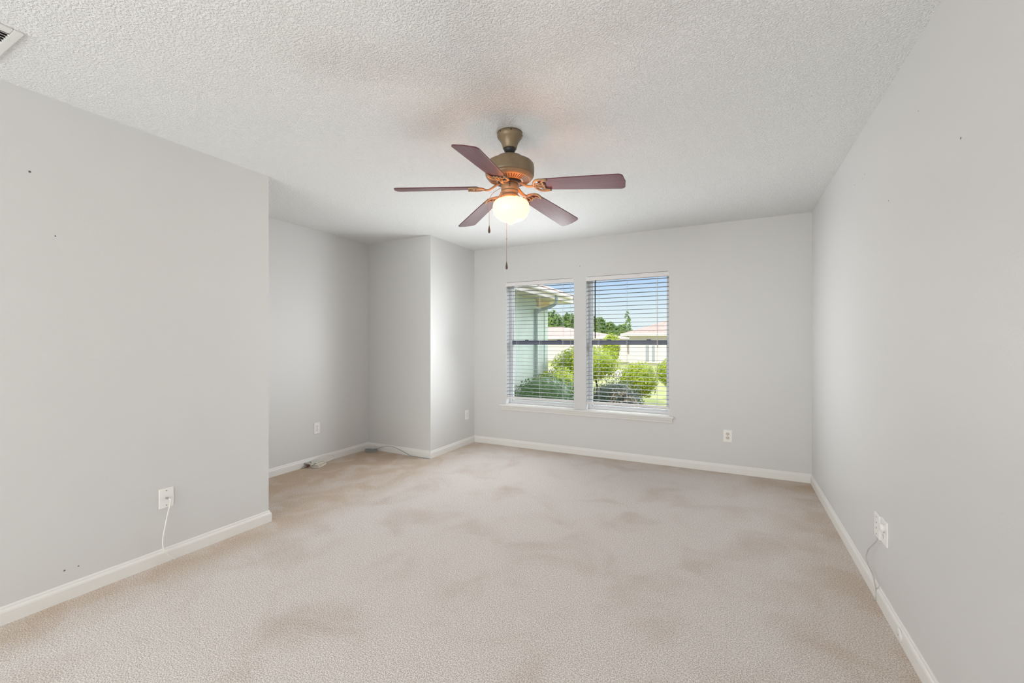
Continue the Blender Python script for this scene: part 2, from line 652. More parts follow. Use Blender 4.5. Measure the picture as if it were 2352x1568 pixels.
for (x, z, r) in ((-1.529, 2.13, 0.004), (-2.464, 2.265, 0.003)):
    m = MB().lathe([(r * 0.6, 0), (r, 0.0004), (r * 0.3, 0.0007)], 10)
    m.xform(Matrix.Translation((x, YW, z)) @ Matrix.Rotation(PI / 2, 4, 'X'))
    m.build('nail_hole', M['mark'], wall_window)

# ------------------------------------------------------------------ windows
YF0, YF1 = YW + 0.105, YW + T + 0.02       # vinyl frame depth range


def window(idx, x0, x1):
    z0, z1 = WZ
    w = empty('window_%d' % idx, ((x0 + x1) / 2, YF0, z0))
    struct(w, 'white vinyl single hung window, %s of the pair' % ('left' if idx == 1 else 'right'), 'window')
    inv = Matrix.Translation(-Vector(w.location))
    fw = 0.036

    def part(name, mbx, mt, par=w):
        mbx.xform(inv)
        return bevel(mbx.build(name, mt, par), 0.0015)
    m = MB()
    m.box(x0, x0 + fw, YF0, YF1, z0, z1).box(x1 - fw, x1, YF0, YF1, z0, z1)
    m.box(x0 + fw, x1 - fw, YF0, YF1, z0, z0 + 0.032).box(x0 + fw, x1 - fw, YF0, YF1, z1 - 0.032, z1)
    part('window_frame', m, M['vinyl'])
    m = MB().box(x0 + 0.0005, x0 + 0.004, YW + 0.001, YF0, z0 + 0.006, z1 - 0.0005).box(x1 - 0.004, x1 - 0.0005, YW + 0.001, YF0, z0 + 0.006, z1 - 0.0005)
    part('jamb_liner', m, M['vinyl'])
    zm = 1.262
    # lower sash (inside), upper sash (outside)
    m = MB()
    a0, a1 = x0 + fw, x1 - fw
    m.box(a0, a0 + 0.006, YF0 + 0.004, YF0 + 0.026, z0 + 0.034, zm).box(a1 - 0.006, a1, YF0 + 0.004, YF0 + 0.026, z0 + 0.034, zm)
    m.box(a0, a1, YF0 + 0.004, YF0 + 0.026, z0 + 0.033, z0 + 0.05)
    part('lower_sash', m, M['vinyl'])
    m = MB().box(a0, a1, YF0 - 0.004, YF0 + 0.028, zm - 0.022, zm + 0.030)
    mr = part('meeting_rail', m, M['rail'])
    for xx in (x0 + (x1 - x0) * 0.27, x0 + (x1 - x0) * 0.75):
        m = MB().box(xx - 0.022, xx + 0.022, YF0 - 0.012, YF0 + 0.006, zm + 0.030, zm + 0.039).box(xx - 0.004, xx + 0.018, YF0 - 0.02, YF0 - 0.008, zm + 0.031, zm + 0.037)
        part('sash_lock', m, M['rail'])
    m = MB().box(a0, a1, YF0 + 0.03, YF0 + 0.052, zm - 0.02, zm + 0.02)
    m.box(a0, a0 + 0.006, YF0 + 0.03, YF0 + 0.052, zm + 0.02, z1 - 0.033).box(a1 - 0.006, a1, YF0 + 0.03, YF0 + 0.052, zm + 0.02, z1 - 0.033)
    part('upper_sash', m, M['vinyl'])
    g = MB().box(a0 + 0.006, a1 - 0.006, YF0 + 0.012, YF0 + 0.016, z0 + 0.05, zm - 0.022)
    g.xform(inv)
    g.build('glass_pane', M['glass'], w)
    g = MB().box(a0 + 0.006, a1 - 0.006, YF0 + 0.039, YF0 + 0.043, zm + 0.02, z1 - 0.033)
    g.xform(inv)
    g.build('glass_pane', M['glass'], w)


window(1, *W1)
window(2, *W2)

# interior stool + apron
m = MB()
st = [(YF0, 0.508), (YF0, 0.490), (YW, 0.490), (YW - 0.036, 0.490), (YW - 0.041, 0.494), (YW - 0.042, 0.500), (YW - 0.039, 0.506), (YW - 0.034, 0.508)]
# stool inside the two openings and in front of the wall
m.prism([(YW - 0.0005, 0.508), (YW - 0.0005, 0.486), (YW - 0.036, 0.486), (YW - 0.041, 0.490), (YW - 0.043, 0.497), (YW - 0.041, 0.504), (YW - 0.036, 0.508)], 'x', -2.548, -0.527)
for a, b in (W1, W2):
    m.box(a + 0.001, b - 0.001, YW - 0.001, YF0, 0.508, 0.5125)
sill = m.build('trim_sill', M['trim'])
struct(sill, 'white window stool shelf running under both windows', 'window sill')
m = MB()
m.prism([(YW - 0.0005, 0.486), (YW - 0.0005, 0.436), (YW - 0.010, 0.436), (YW - 0.016, 0.444), (YW - 0.018, 0.456), (YW - 0.026, 0.470), (YW - 0.030, 0.486)], 'x', -2.535, -0.540)
ap = m.build('apron', M['trim'], sill)


# ------------------------------------------------------------------ blinds
def blind(name_label, x0, x1, cords, wand_x=None, cord_x=None):
    z1 = WZ[1]
    yb = YW + 0.030
    b = empty('window_blind', ((x0 + x1) / 2, yb, z1))
    tag(b, name_label, 'blind', 'horizontal window blinds')
    inv = Matrix.Translation(-Vector(b.location))

    def part(name, mbx, mt, par=b):
        mbx.xform(inv)
        return mbx.build(name, mt, par)
    m = MB().box(x0 + 0.004, x1 - 0.004, YW + 0.008, YW + 0.058, z1 - 0.040, z1 - 0.001)
    bevel(part('headrail', m, M['valance']), 0.002)
    m = MB().prism([(YW + 0.008, z1 - 0.002), (YW - 0.002, z1 - 0.004), (YW - 0.004, z1 - 0.012), (YW - 0.004, z1 - 0.040), (YW - 0.001, z1 - 0.048), (YW + 0.008, z1 - 0.050)], 'x', x0 + 0.003, x1 - 0.003)
    part('valance', m, M['valance'])
    for xx in (x0 + 0.0015, x1 - 0.0125):
        m = MB().box(xx, xx + 0.011, YW - 0.003, YW + 0.05, z1 - 0.046, z1 - 0.001)
        part('bracket', m, M['vinyl'])
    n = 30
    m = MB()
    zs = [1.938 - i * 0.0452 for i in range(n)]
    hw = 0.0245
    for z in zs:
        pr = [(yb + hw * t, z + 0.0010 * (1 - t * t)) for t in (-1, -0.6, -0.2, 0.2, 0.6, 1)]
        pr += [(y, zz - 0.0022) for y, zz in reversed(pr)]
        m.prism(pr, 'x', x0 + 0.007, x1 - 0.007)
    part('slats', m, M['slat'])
    zb = zs[-1] - 0.036
    m = MB().box(x0 + 0.006, x1 - 0.006, yb - 0.026, yb + 0.026, zb - 0.011, zb + 0.011)
    bevel(part('bottom_rail', m, M['valance']), 0.003)
    for cx in cords:
        m = MB()
        for yy in (yb - 0.026, yb + 0.026):
            m.box(cx - 0.0007, cx + 0.0007, yy - 0.0006, yy + 0.0006, zb + 0.011, z1 - 0.045)
        for z in zs:
            m.box(cx - 0.0006, cx + 0.0006, yb - 0.026, yb + 0.026, z - 0.0016, z - 0.0006)
        m.box(cx + 0.006, cx + 0.0072, yb - 0.0272, yb - 0.026, zb + 0.011, z1 - 0.045)
        part('ladder_cord', m, M['cord'])
    if wand_x is not None:
        m = MB().tube([(wand_x, YW - 0.012, 1.312), (wand_x, YW - 0.012, 1.935), (wand_x, YW - 0.004, 1.952), (wand_x, YW + 0.006, 1.956)], 0.0058, 8)
        part('tilt_wand', m, M['wand'])
    if cord_x is not None:
        m = MB()
        for d in (0, 0.006):
            m.tube([(cord_x + d, YW - 0.007, 1.245), (cord_x + d, YW - 0.007, 1.955)], 0.0009, 5)
        pc = part('pull_cord', m, M['cord'])
        m = MB().lathe([(0.002, 1.215), (0.006, 1.218), (0.005, 1.235), (0.002, 1.248)], 10, cord_x + 0.003, YW - 0.007)
        part('tassel', m, M['valance'], pc)
    return b


blind('horizontal slat blind with white headrail in the left window', W1[0], W1[1], (-2.33, -2.03, -1.74), None, -1.64)
blind('horizontal slat blind with wand darkened as if backlit in the right window', W2[0], W2[1], (-1.32, -1.01, -0.70), -1.349, -0.688)


# ------------------------------------------------------------------ wall plates
def plate(name, loc, rz, label, kind, cat='outlet', group=None, w=0.072, h=0.117, t=0.006):
    """local frame: x along the wall, z up, +y out of the wall; origin at the wall behind the plate centre"""
    e = empty(name, loc, rz)
    tag(e, label, cat, group)
    m = MB().box(-w / 2, w / 2, -0.0005, t, -h / 2, h / 2)
    bevel(m.build('cover_plate', M['plate'], e), 0.003, 3)

    def screw(z):
        s = MB().lathe([(0.0034, 0), (0.0034, 0.001), (0.0024, 0.0018)], 12)
        s.cur = 1
        s.box(-0.003, 0.003, -0.0005, 0.0005, 0.0016, 0.0021)
        s.xform(Matrix.Translation((0, t, z)) @ Matrix.Rotation(-PI / 2, 4, 'X'))
        s.build('screw', [M['screw'], M['slot']], e)
    if kind.startswith('duplex'):
        screw(0)
        mt = M['ivory'] if kind == 'duplex_ivory' else M['plate']
        for sgn in (1, -1):
            r = MB()
            ang = [i * 2 * PI / 28 for i in range(28)]
            out = [(0.0172 * math.cos(a), max(-0.0142, min(0.0142, 0.0172 * math.sin(a)))) for a in ang]
            r.sweep([[(x, t - 0.001, z) for x, z in reversed(out)], [(x, t + 0.0014, z) for x, z in reversed(out)], [(x * 0.93, t + 0.002, z * 0.93) for x, z in reversed(out)]], True, True, False)
            r.cur = 1
            for sx in (-0.0065, 0.0065):
                r.box(sx - 0.0012, sx + 0.0012, t + 0.0012, t + 0.0023, -0.001, 0.008)
            r.xform(Matrix.Identity(4))
            st_ = len(r.v)
            r.lathe([(0.0026, 0), (0.0026, 0.0023)], 10)
            r.xform(Matrix.Translation((0, t, -0.0075)) @ Matrix.Rotation(-PI / 2, 4, 'X'), st_)
            r.xform(Matrix.Translation((0, 0, 0.0195 * sgn)))
            ro = r.build('receptacle', [mt, M['slot']], e)
            if kind == 'duplex_cap' and sgn == 1:
                c = MB().lathe([(0.017, 0), (0.0185, 0.002), (0.0185, 0.011), (0.016, 0.0135), (0.004, 0.0135)], 24)
                c.xform(Matrix.Translation((0, t + 0.0015, 0.0195)) @ Matrix.Rotation(-PI / 2, 4, 'X'))
                c.build('round_cap', M['plate'], e)
    elif kind == 'coax':
        screw(0.042)
        screw(-0.042)
        c = MB().lathe([(0.0065, 0), (0.0065, 0.004), (0.0048, 0.004), (0.0048, 0.009)], 6, smooth=False)
        c.xform(Matrix.Translation((0, t, 0)) @ Matrix.Rotation(-PI / 2, 4, 'X'))
        c.build('jack', M['steel'], e)
    elif kind == 'jack':
        screw(0.042)
        screw(-0.042)
        for z in (0.014, -0.012):
            j = MB().box(-0.0055, 0.0055, t - 0.001, t + 0.0012, z - 0.005, z + 0.005)
            j.cur = 1
            j.box(-0.0042, 0.0042, t + 0.0008, t + 0.0016, z - 0.0038, z + 0.0038)
            j.build('jack', [M['plate'], M['slot']], e)
    return e


G = 'white wall outlets'
plate('wall_outlet', (XA, 3.064, 0.370), -PI / 2, 'white duplex outlet low on the recessed alcove wall', 'duplex', 'outlet', G)
plate('wall_outlet', (XP, 4.492, 0.370), -PI / 2, 'white duplex outlet on the short wall just left of the windows', 'duplex', 'outlet', G)
plate('wall_outlet', (-0.035, YW, 0.358), PI, 'white plate with ivory sockets below right of the windows', 'duplex_ivory', 'outlet', G, w=0.078)
plate('wall_outlet', (XR, 2.594, 0.372), PI / 2, 'white outlet with a round cap on the right wall', 'duplex_cap', 'outlet', G, w=0.086, h=0.116)
plate('jack_plate', (XR, 2.689, 0.368), PI / 2, 'white jack plate with two ports beside the right wall outlet', 'jack', 'wall plate', None, w=0.080, h=0.114, t=0.011)
cp = plate('cable_plate', (XL, 1.298, 0.367), -PI / 2, 'white cable plate with a metal connector on the near left wall', 'coax', 'wall plate', None, w=0.072, h=0.112)

# coax cable hanging from the left plate
ce = empty('coaxial_cable', (XL + 0.012, 1.298, 0.367))
tag(ce, 'white cable hanging from the left wall plate down to the carpet', 'cable')
inv = Matrix.Translation(-Vector(ce.location))
pts = [(-2.884, 1.299, 0.366), (-2.876, 1.301, 0.363), (-2.874, 1.303, 0.354), (-2.880, 1.301, 0.326), (-2.886, 1.294, 0.278), (-2.889, 1.284, 0.219), (-2.889, 1.274, 0.161),
       (-2.889, 1.271, 0.112), (-2.888, 1.281, 0.068), (-2.888, 1.303, 0.033), (-2.889, 1.326, 0.0065), (-2.893, 1.336, 0.004)]
m = MB().tube(spline(pts, 6), 0.0034, 10)
m.xform(inv)
m.build('cable_jacket', M['coax'], ce)
m = MB().lathe([(0.0062, 0), (0.0062, 0.009), (0.0048, 0.010), (0.0046, 0.021), (0.0036, 0.022)], 6, smooth=False)
m.xform(inv @ Matrix.Translation((XL + 0.0105, 1.298, 0.367)) @ Matrix.Rotation(PI / 2, 4, 'Y'))
m.build('connector', M['steel'], ce)

# thin cord from the right jack plate into the baseboard notch
pts = [(0.635, 2.690, 0.3105), (0.634, 2.688, 0.300), (0.630, 2.700, 0.280), (0.627, 2.739, 0.248), (0.625, 2.800, 0.200), (0.622, 2.824, 0.153), (0.622, 2.792, 0.127), (0.622, 2.735, 0.118), (0.622, 2.690, 0.108),
       (0.622, 2.679, 0.090), (0.6265, 2.683, 0.070), (0.630, 2.683, 0.030), (0.625, 2.684, 0.006), (0.618, 2.690, 0.002)]
m = MB().tube(spline(pts, 6), 0.0026, 8)
o = m.build('phone_cord', M['grey_white'])
tag(o, 'thin greyish white cord looping from the right jack plate into the baseboard', 'cord')

# round disc on the right baseboard
e = empty('baseboard_disc', (XR - BT, 2.345, 0.036))
tag(e, 'small round white cap on the right baseboard near the camera', 'wall cap')
m = MB().lathe([(0.027, 0), (0.027, 0.003), (0.023, 0.006), (0.006, 0.007)], 28)
m.xform(Matrix.Rotation(-PI / 2, 4, 'Y'))
m.build('cap', M['trim'], e)
m = MB().lathe([(0.004, 0.0065), (0.004, 0.008), (0.001, 0.0085)], 10)
m.xform(Matrix.Rotation(-PI / 2, 4, 'Y'))
m.build('screw', M['screw'], e)


# ------------------------------------------------------------------ coiled cables in the alcove
def coil(name, loc, rx, ry, turns, r, seed, mt, zstep=0.006, rz=0.0, hgt=0.004):
    rnd = random.Random(seed)
    pts = []
    n = 26
    for i in range(turns * n + 1):
        a = 2 * PI * i / n
        k = i / (turns * n)
        wob = 1 + 0.10 * math.sin(a * 0.37 + seed) + 0.07 * math.sin(a * 0.73 + 2 * seed)
        x = rx * wob * math.cos(a)
        y = ry * wob * math.sin(a)
        z = hgt + r + zstep * (turns * (0.5 - 0.5 * math.cos(k * PI))) * (0.7 + 0.3 * math.sin(a * 0.5 + seed)) + 0.004 * math.sin(a * 0.81 + seed)
        pts.append(Vector((x, y, max(z, r))))
    ca, sa = math.cos(rz), math.sin(rz)
    pts = [Vector((p.x * ca - p.y * sa, p.x * sa + p.y * ca, p.z)) for p in pts]
    return pts


we = empty('cable_coil', (-3.762, 3.01, 0.0))
tag(we, 'cream white cable coil lying by the alcove baseboard under the outlet', 'cable')
pts = coil('coil', None, 0.050, 0.088, 6, 0.0034, 1.3, None, 0.0065, 0.35)
pts = pts + spline([pts[-1], (0.02, 0.12, 0.035), (-0.02, 0.20, 0.040), (-0.060, 0.215, 0.058), (-0.078, 0.14, 0.070), (-0.080, 0.02, 0.060), (-0.074, -0.05, 0.045)], 8)[1:]
m = MB().tube(pts, 0.0034, 8)
m.build('cable_loops', M['cream_cable'], we)
for k, (yy, zz, ang) in enumerate(((-0.09, 0.020, 0.3), (-0.085, 0.040, -0.2), (-0.045, 0.046, 0.6), (-0.115, 0.012, 0.1))):
    m = MB().lathe([(0.0075, 0), (0.0075, 0.013), (0.0052, 0.014), (0.0052, 0.026)], 8)
    m.xform(Matrix.Translation((-0.072, yy, zz)) @ Matrix.Rotation(PI / 2 + ang, 4, 'X') @ Matrix.Rotation(ang * 2, 4, 'Y'))
    m.build('connector', M['steel'], we)
m = MB()
m.box(-0.075, -0.045, -0.100, -0.070, 0.010, 0.030)
m.build('splitter', M['brownplug'], we)
m = MB().tube(spline([(0.065, -0.055, 0.004), (0.070, -0.060, 0.030), (0.03, -0.055, 0.056), (-0.01, -0.06, 0.030), (0.0, -0.06, 0.006)], 5), 0.003, 8)
m.build('tie_loop', M['cream_cable'], we)

ge = empty('network_cable', (-3.715, 3.675, 0.0))
tag(ge, 'grey cable coil in the alcove corner with a wire along the baseboard', 'cable')
pts = coil('coil', None, 0.070, 0.042, 6, 0.0027, 2.1, None, 0.006, 0.25)
gx, gy = ge.location.x, ge.location.y
tail = [(-3.689 + 0.02, 3.715, 0.032), (-3.640, 3.738, 0.045), (-3.555, 3.750, 0.070), (-3.462, 3.752, 0.073), (-3.365, 3.750, 0.055), (-3.27, 3.748, 0.026), (-3.19, 3.744, 0.006), (-3.10, 3.744, 0.003),
        (-3.0, 3.745, 0.003), (-2.925, 3.748, 0.003)]
pts = pts + spline([pts[-1]] + [(x - gx, y - gy, z) for x, y, z in tail], 7)[1:]
m = MB().tube(pts, 0.0026, 8)
m.build('cable_jacket', M['grey_cable'], ge)
m = MB().tube(spline([(-0.02, 0.0, 0.05), (0.0, 0.01, 0.058), (0.02, 0.015, 0.048), (0.03, 0.0, 0.03)], 5), 0.0022, 6)
m.build('twist_tie', M['cream_cable'], ge)

# ------------------------------------------------------------------ ceiling register
ve = empty('ceiling_vent', (-2.565, 0.40, H))
tag(ve, 'white ceiling air register at the upper left edge', 'vent')
fx, fy = 0.168, 0.208
m = MB()
for (x0, x1, y0, y1) in ((-fx, fx, fy - 0.028, fy), (-fx, fx, -fy, -fy + 0.028), (-fx, -fx + 0.040, -fy + 0.028, fy - 0.028), (fx - 0.040, fx, -fy + 0.028, fy - 0.028)):
    m.box(x0, x1, y0, y1, -0.009, 0.0)
bevel(m.build('vent_frame', M['ventw'], ve), 0.003)
m = MB()
nl = 12
for i in range(nl):
    x = -fx + 0.040 + (i + 0.5) * (2 * fx - 0.08) / nl
    s0 = len(m.v)
    m.box(-0.0105, 0.0105, -fy + 0.028, fy - 0.028, -0.0006, 0.0006)
    m.xform(Matrix.Translation((x, 0, -0.006)) @ Matrix.Rotation(0.42, 4, 'Y'), s0)
m.build('louvers', M['ventw'], ve)
m = MB().box(-fx + 0.03, fx - 0.03, -fy + 0.02, fy - 0.02, -0.001, 0.0)
m.build('duct_opening', M['slot'], ve)

# ------------------------------------------------------------------ ceiling fan
FX, FY = -1.111, 2.142
fan = empty('ceiling_fan', (FX, FY, H))
tag(fan, 'five blade ceiling fan with bronze motor and lit white globe', 'ceiling fan')


def fz(z):
    return z - H


def lathe_part(name, prof, mt, seg=48, par=fan, dx=0, dy=0):
    return MB().lathe([(r, fz(z)) for r, z in prof], seg, dx, dy).build(name, mt, par)


lathe_part('canopy', [(0.034, 2.353), (0.036, 2.350), (0.039, 2.352), (0.042, 2.366), (0.050, 2.388), (0.062, 2.406), (0.0695, 2.416), (0.0715, 2.424), (0.0715, 2.4395)], M['bronze'])
for a in (-1.9, -1.0, 0.6):
    m = MB().lathe([(0.004, 0), (0.004, 0.002), (0.002, 0.003)], 10)
    m.xform(Matrix.Translation((0.071 * math.cos(a), 0.071 * math.sin(a), fz(2.430))) @ Matrix.Rotation(a, 4, 'Z') @ Matrix.Rotation(PI / 2, 4, 'Y'))
    m.build('canopy_screw', M['black'], fan)
lathe_part('hanger_ball', [(0.014, 2.326), (0.024, 2.331), (0.031, 2.341), (0.034, 2.353), (0.030, 2.362)], M['black'])
lathe_part('downrod', [(0.0130, 2.300), (0.0130, 2.345)], M['bronze'], 24)
lathe_part('vent_plate', [(0.068, 2.166), (0.072, 2.168), (0.112, 2.1745), (0.121, 2.180), (0.131, 2.192), (0.131, 2.198)], M['bronze_lt'], 64)
lathe_part('motor_housing', [(0.130, 2.194), (0.133, 2.195), (0.1365, 2.203), (0.1375, 2.210), (0.1375, 2.246), (0.1355, 2.258), (0.128, 2.268), (0.108, 2.279), (0.088, 2.285),
                               (0.084, 2.287), (0.083, 2.293), (0.074, 2.301), (0.050, 2.306), (0.014, 2.308)], M['bronze'], 64)
m = MB()
for i in range(44):
    a = 2 * PI * i / 44
    s0 = len(m.v)
    m.box(-0.017, 0.017, -0.0023, 0.0023, -0.0009, 0.0009)
    m.xform(Matrix.Rotation(a, 4, 'Z') @ Matrix.Translation((0.0925, 0, fz(2.17135))) @ Matrix.Rotation(-0.161, 4, 'Y'), s0)
mh_vents = m.build('vent_slots', M['vent_dark'], fan)
a = -1.95
m = MB().lathe([(0.0045, 0), (0.0045, 0.001), (0.002, 0.0016)], 10)
m.xform(Matrix.Translation((0.1372 * math.cos(a), 0.1372 * math.sin(a), fz(2.228))) @ Matrix.Rotation(a, 4, 'Z') @ Matrix.Rotation(PI / 2, 4, 'Y'))
m.build('motor_screw', M['black'], fan)
lathe_part('flywheel', [(0.050, 2.150), (0.064, 2.151), (0.066, 2.158), (0.066, 2.168)], M['black'])
sw = lathe_part('switch_housing', [(0.047, 2.114), (0.0485, 2.117), (0.0485, 2.164), (0.046, 2.167)], M['bronze_lt'])
m = MB()
for zz, hh in ((2.152, 0.003), (2.140, 0.005), (2.128, 0.002)):
    m.box(-0.0025, 0.0025, -0.0015, 0.0015, fz(zz) - hh, fz(zz) + hh)
aa = math.radians(-63)
m.xform(Matrix.Translation((0.0485 * math.cos(aa), 0.0485 * math.sin(aa), 0)) @ Matrix.Rotation(aa + PI / 2, 4, 'Z'))
m.build('reverse_switch', M['slot'], sw)
ft = lathe_part('light_fitter', [(0.052, 2.066), (0.054, 2.068), (0.054, 2.086), (0.050, 2.090), (0.044, 2.094), (0.043, 2.098), (0.047, 2.103), (0.0495, 2.108), (0.0485, 2.115), (0.030, 2.118)], M['bronze_lt'], 48)
for k in range(3):
    a = math.radians(-105 + 120 * k)
    m = MB().lathe([(0.0035, 0), (0.0035, 0.006), (0.0015, 0.007)], 10)
    m.xform(Matrix.Translation((0.053 * math.cos(a), 0.053 * math.sin(a), fz(2.077))) @ Matrix.Rotation(a, 4, 'Z') @ Matrix.Rotation(PI / 2, 4, 'Y'))
    m.build('thumb_screw', M['bronze_lt'], ft)
gdx, gdy = 0.007, 0.003
lathe_part('globe_shade', [(0.003, 1.927), (0.008, 1.929), (0.018, 1.936), (0.032, 1.943), (0.052, 1.950), (0.074, 1.961), (0.090, 1.976), (0.099, 1.993), (0.1025, 2.010), (0.1025, 2.028), (0.099, 2.043), (0.090, 2.055), (0.076, 2.062), (0.058, 2.066), (0.050, 2.068), (0.049, 2.076)], M['globe'], 48, fan, gdx, gdy)

# blades with brackets
BL = [(3.5, 2.075), (76.5, 2.069), (146.1, 2.067), (210.6, 2.108), (279.3, 2.093)]
R_TIP, R_ROOT = 0.640, 0.175
PITCH = math.radians(12.5)
Z_ROOT = 2.128


def blade_outline():
    L = []
    r0, r1 = 0.050, 0.0655
    xs0, xs1 = R_ROOT, R_TIP
    rc = 0.024
    L += [(xs0 + 0.012, -r0), (xs0 + 0.2, -r0 - 0.008)]
    for k in range(6):
        a = -PI / 2 + k * PI / 10
        L.append((xs1 - 0.006 - rc + rc * math.cos(a), -r1 + rc + rc * math.sin(a)))
    L.append((xs1, 0))
    for k in range(6):
        a = k * PI / 10
        L.append((xs1 - 0.006 - rc + rc * math.cos(a), r1 - rc + rc * math.sin(a)))
    L += [(xs0 + 0.2, r0 + 0.008), (xs0 + 0.012, r0), (xs0, r0 - 0.02), (xs0 - 0.002, 0), (xs0, -r0 + 0.02)]
    return L


def bar(m, pts, w, t):
    """flat moulded bar following pts"""
    pts = [Vector(p) for p in pts]
    rings = []
    for i, p in enumerate(pts):
        tg = (pts[min(i + 1, len(pts) - 1)] - pts[max(i - 1, 0)]).normalized()
        side = Vector((-tg.y, tg.x, 0))
        if side.length < 1e-6:
            side = Vector((0, 1, 0))
        side.normalize()
        up = side.cross(tg) * -1
        ring = []
        for k in range(8):
            a = 2 * PI * k / 8
            ring.append(p + side * (w * math.cos(a)) + up * (t * math.sin(a)))
        rings.append(ring)
    m.sweep(rings, True, True, True)


for ang, zt in BL:
    a = math.radians(ang)
    droop = math.atan2(Z_ROOT - zt, R_TIP - R_ROOT)
    B = Matrix.Rotation(a, 4, 'Z') @ Matrix.Translation((R_ROOT, 0, fz(Z_ROOT))) @ Matrix.Rotation(droop, 4, 'Y') @ Matrix.Rotation(-PITCH, 4, 'X') @ Matrix.Translation((-R_ROOT, 0, 0))
    m = MB()
    out = blade_outline()
    m.sweep([[(x, y, -0.0028) for x, y in out], [(x, y, 0.0028) for x, y in out]], True, True, False)
    bo = m.build('fan_blade', M['blade'], fan)
    bo.matrix_local = B
    bevel(bo, 0.0012, 2)
    # ornamental bracket: arm from the flywheel, fan of ribs and a scalloped rim under the blade root
    m = MB()
    inner = B.inverted()
    p0 = inner @ (Matrix.Rotation(a, 4, 'Z') @ Vector((0.050, 0, fz(2.160))))
    p1 = inner @ (Matrix.Rotation(a, 4, 'Z') @ Vector((0.085, 0, fz(2.140))))
    zb = -0.0075
    bar(m, spline([p0, p1, (0.118, 0, zb - 0.004), (0.150, 0, zb)], 5), 0.011, 0.006)
    rim = [(0.232, -0.046), (0.212, -0.053), (0.190, -0.054), (0.170, -0.047), (0.155, -0.030), (0.148, -0.010), (0.148, 0.010), (0.155, 0.030), (0.170, 0.047), (0.190, 0.054), (0.212, 0.053), (0.232, 0.046)]
    bar(m, spline([(x, y, zb) for x, y in rim], 4), 0.0075, 0.0055)
    scal = [(0.232, -0.046), (0.212, -0.040), (0.196, -0.028), (0.206, -0.018), (0.196, -0.008), (0.210, 0.0), (0.196, 0.008), (0.206, 0.018), (0.196, 0.028), (0.212, 0.040), (0.232, 0.046)]
    bar(m, spline([(x, y, zb + 0.001) for x, y in scal], 3), 0.0052, 0.0045)
    for yy in (-0.022, 0.0, 0.022):
        bar(m, spline([(0.150, yy * 0.35, zb), (0.175, yy * 0.8, zb), (0.198, yy, zb)], 3), 0.0045, 0.0042)
    br = m.build('blade_bracket', M['bronze_lt'], fan)
    br.matrix_local = B
    for xx, yy in ((0.160, 0.0), (0.190, 0.022), (0.190, -0.022)):
        MB().lathe([(0.002, zb - 0.0065), (0.005, zb - 0.0055), (0.005, zb - 0.003)], 10, xx, yy).build('bracket_screw', M['bronze'], br)


def chain(name, pts, r):
    m = MB()
    sp = spline(pts, 10)
    m.tube(sp, r, 6)
    return m.build(name, M['chain'], fan)


def pendant(parent, x, y, ztop, h):
    return MB().lathe([(0.0012, ztop - h), (0.0045, ztop - h + 0.001), (0.0068, ztop - h * 0.80), (0.0064, ztop - h * 0.62), (0.0038, ztop - h * 0.28), (0.0022, ztop - h * 0.08), (0.0016, ztop)], 14, x, y).build('pendant', M['pendant'], parent)


CD = Vector((math.cos(YAW), math.sin(YAW), 0))          # the side of the housing the chain leaves from
c1 = -CD * 0.098 + Vector((0.01, -0.052, 0))
k1 = -CD * 0.045 + Vector((0.005, -0.022, 0))
ch = chain('pull_chain', [(k1.x, k1.y, fz(2.124)), (c1.x * 0.8, c1.y * 0.8, fz(2.092)), (c1.x * 0.97, c1.y * 0.97, fz(2.060)), (c1.x, c1.y, fz(2.040)), (c1.x, c1.y, fz(1.908))], 0.0012)
pendant(ch, c1.x, c1.y, fz(1.908), 0.042)
c2 = Vector((-0.065, 0.085, 0))
ch = chain('pull_chain', [(c2.x * 0.5, c2.y * 0.5, fz(2.124)), (c2.x * 0.9, c2.y * 0.9, fz(2.09)), (c2.x, c2.y, fz(2.04)), (c2.x, c2.y, fz(1.737))], 0.0012)
pendant(ch, c2.x, c2.y, fz(1.737), 0.044)
MB().lathe([(0.0024, fz(1.868)), (0.003, fz(1.872)), (0.0024, fz(1.876))], 8, c2.x, c2.y).build('chain_coupling', M['chain'], ch)

# ------------------------------------------------------------------ outdoors
GZ = -0.20
s_, c_ = math.sin(YAW), math.cos(YAW)


def at(u, v, depth):
    """a point of the garden on the sight line of photo pixel (u, v), depth metres along the view"""
    l = (u - 1176) / F_PX * depth
    return Vector((-s_ * depth + c_ * l, c_ * depth + s_ * l, CAM_Z - (v - 787.2) / F_PX * depth))


# ground: level beside the house, rising a little to the far lawns
m = MB()
ys = [YW + T, 9, 12, 16, 20, 26, 40, 90]
zs = [GZ, GZ, -0.17, -0.11, -0.05, 0.05, 0.10, 0.2]
for i in range(len(ys) - 1):
    m.poly([(-60, ys[i], zs[i]), (60, ys[i], zs[i]), (60, ys[i + 1], zs[i + 1]), (-60, ys[i + 1], zs[i + 1])])
struct(m.build('ground', M['grass']), 'sunlit pale green lawn beyond the windows', 'lawn')
m = MB().box(-4, 3.5, YW + T, 11.2, GZ - 0.05, GZ + 0.012)
struct(m.build('ground_bed', M['mulch']), 'dark planting bed beneath the shrubs outside', 'planting bed')
m = MB().box(-9, 3, 17.0, 20.5, -0.09, -0.035)
struct(m.build('ground_path', M['path']), 'pale concrete drive between the lawn and far houses', 'driveway')

# own roof overhang above the windows (shades the bed)
m = MB()
m.prism([(5.25, 2.47), (5.25, 2.60), (-1.9, 4.6), (-1.9, 4.45)], 'x', -4.2, 2.6)
struct(m.build('roof', M['roofdark']), 'roof slope over the room', 'roof')

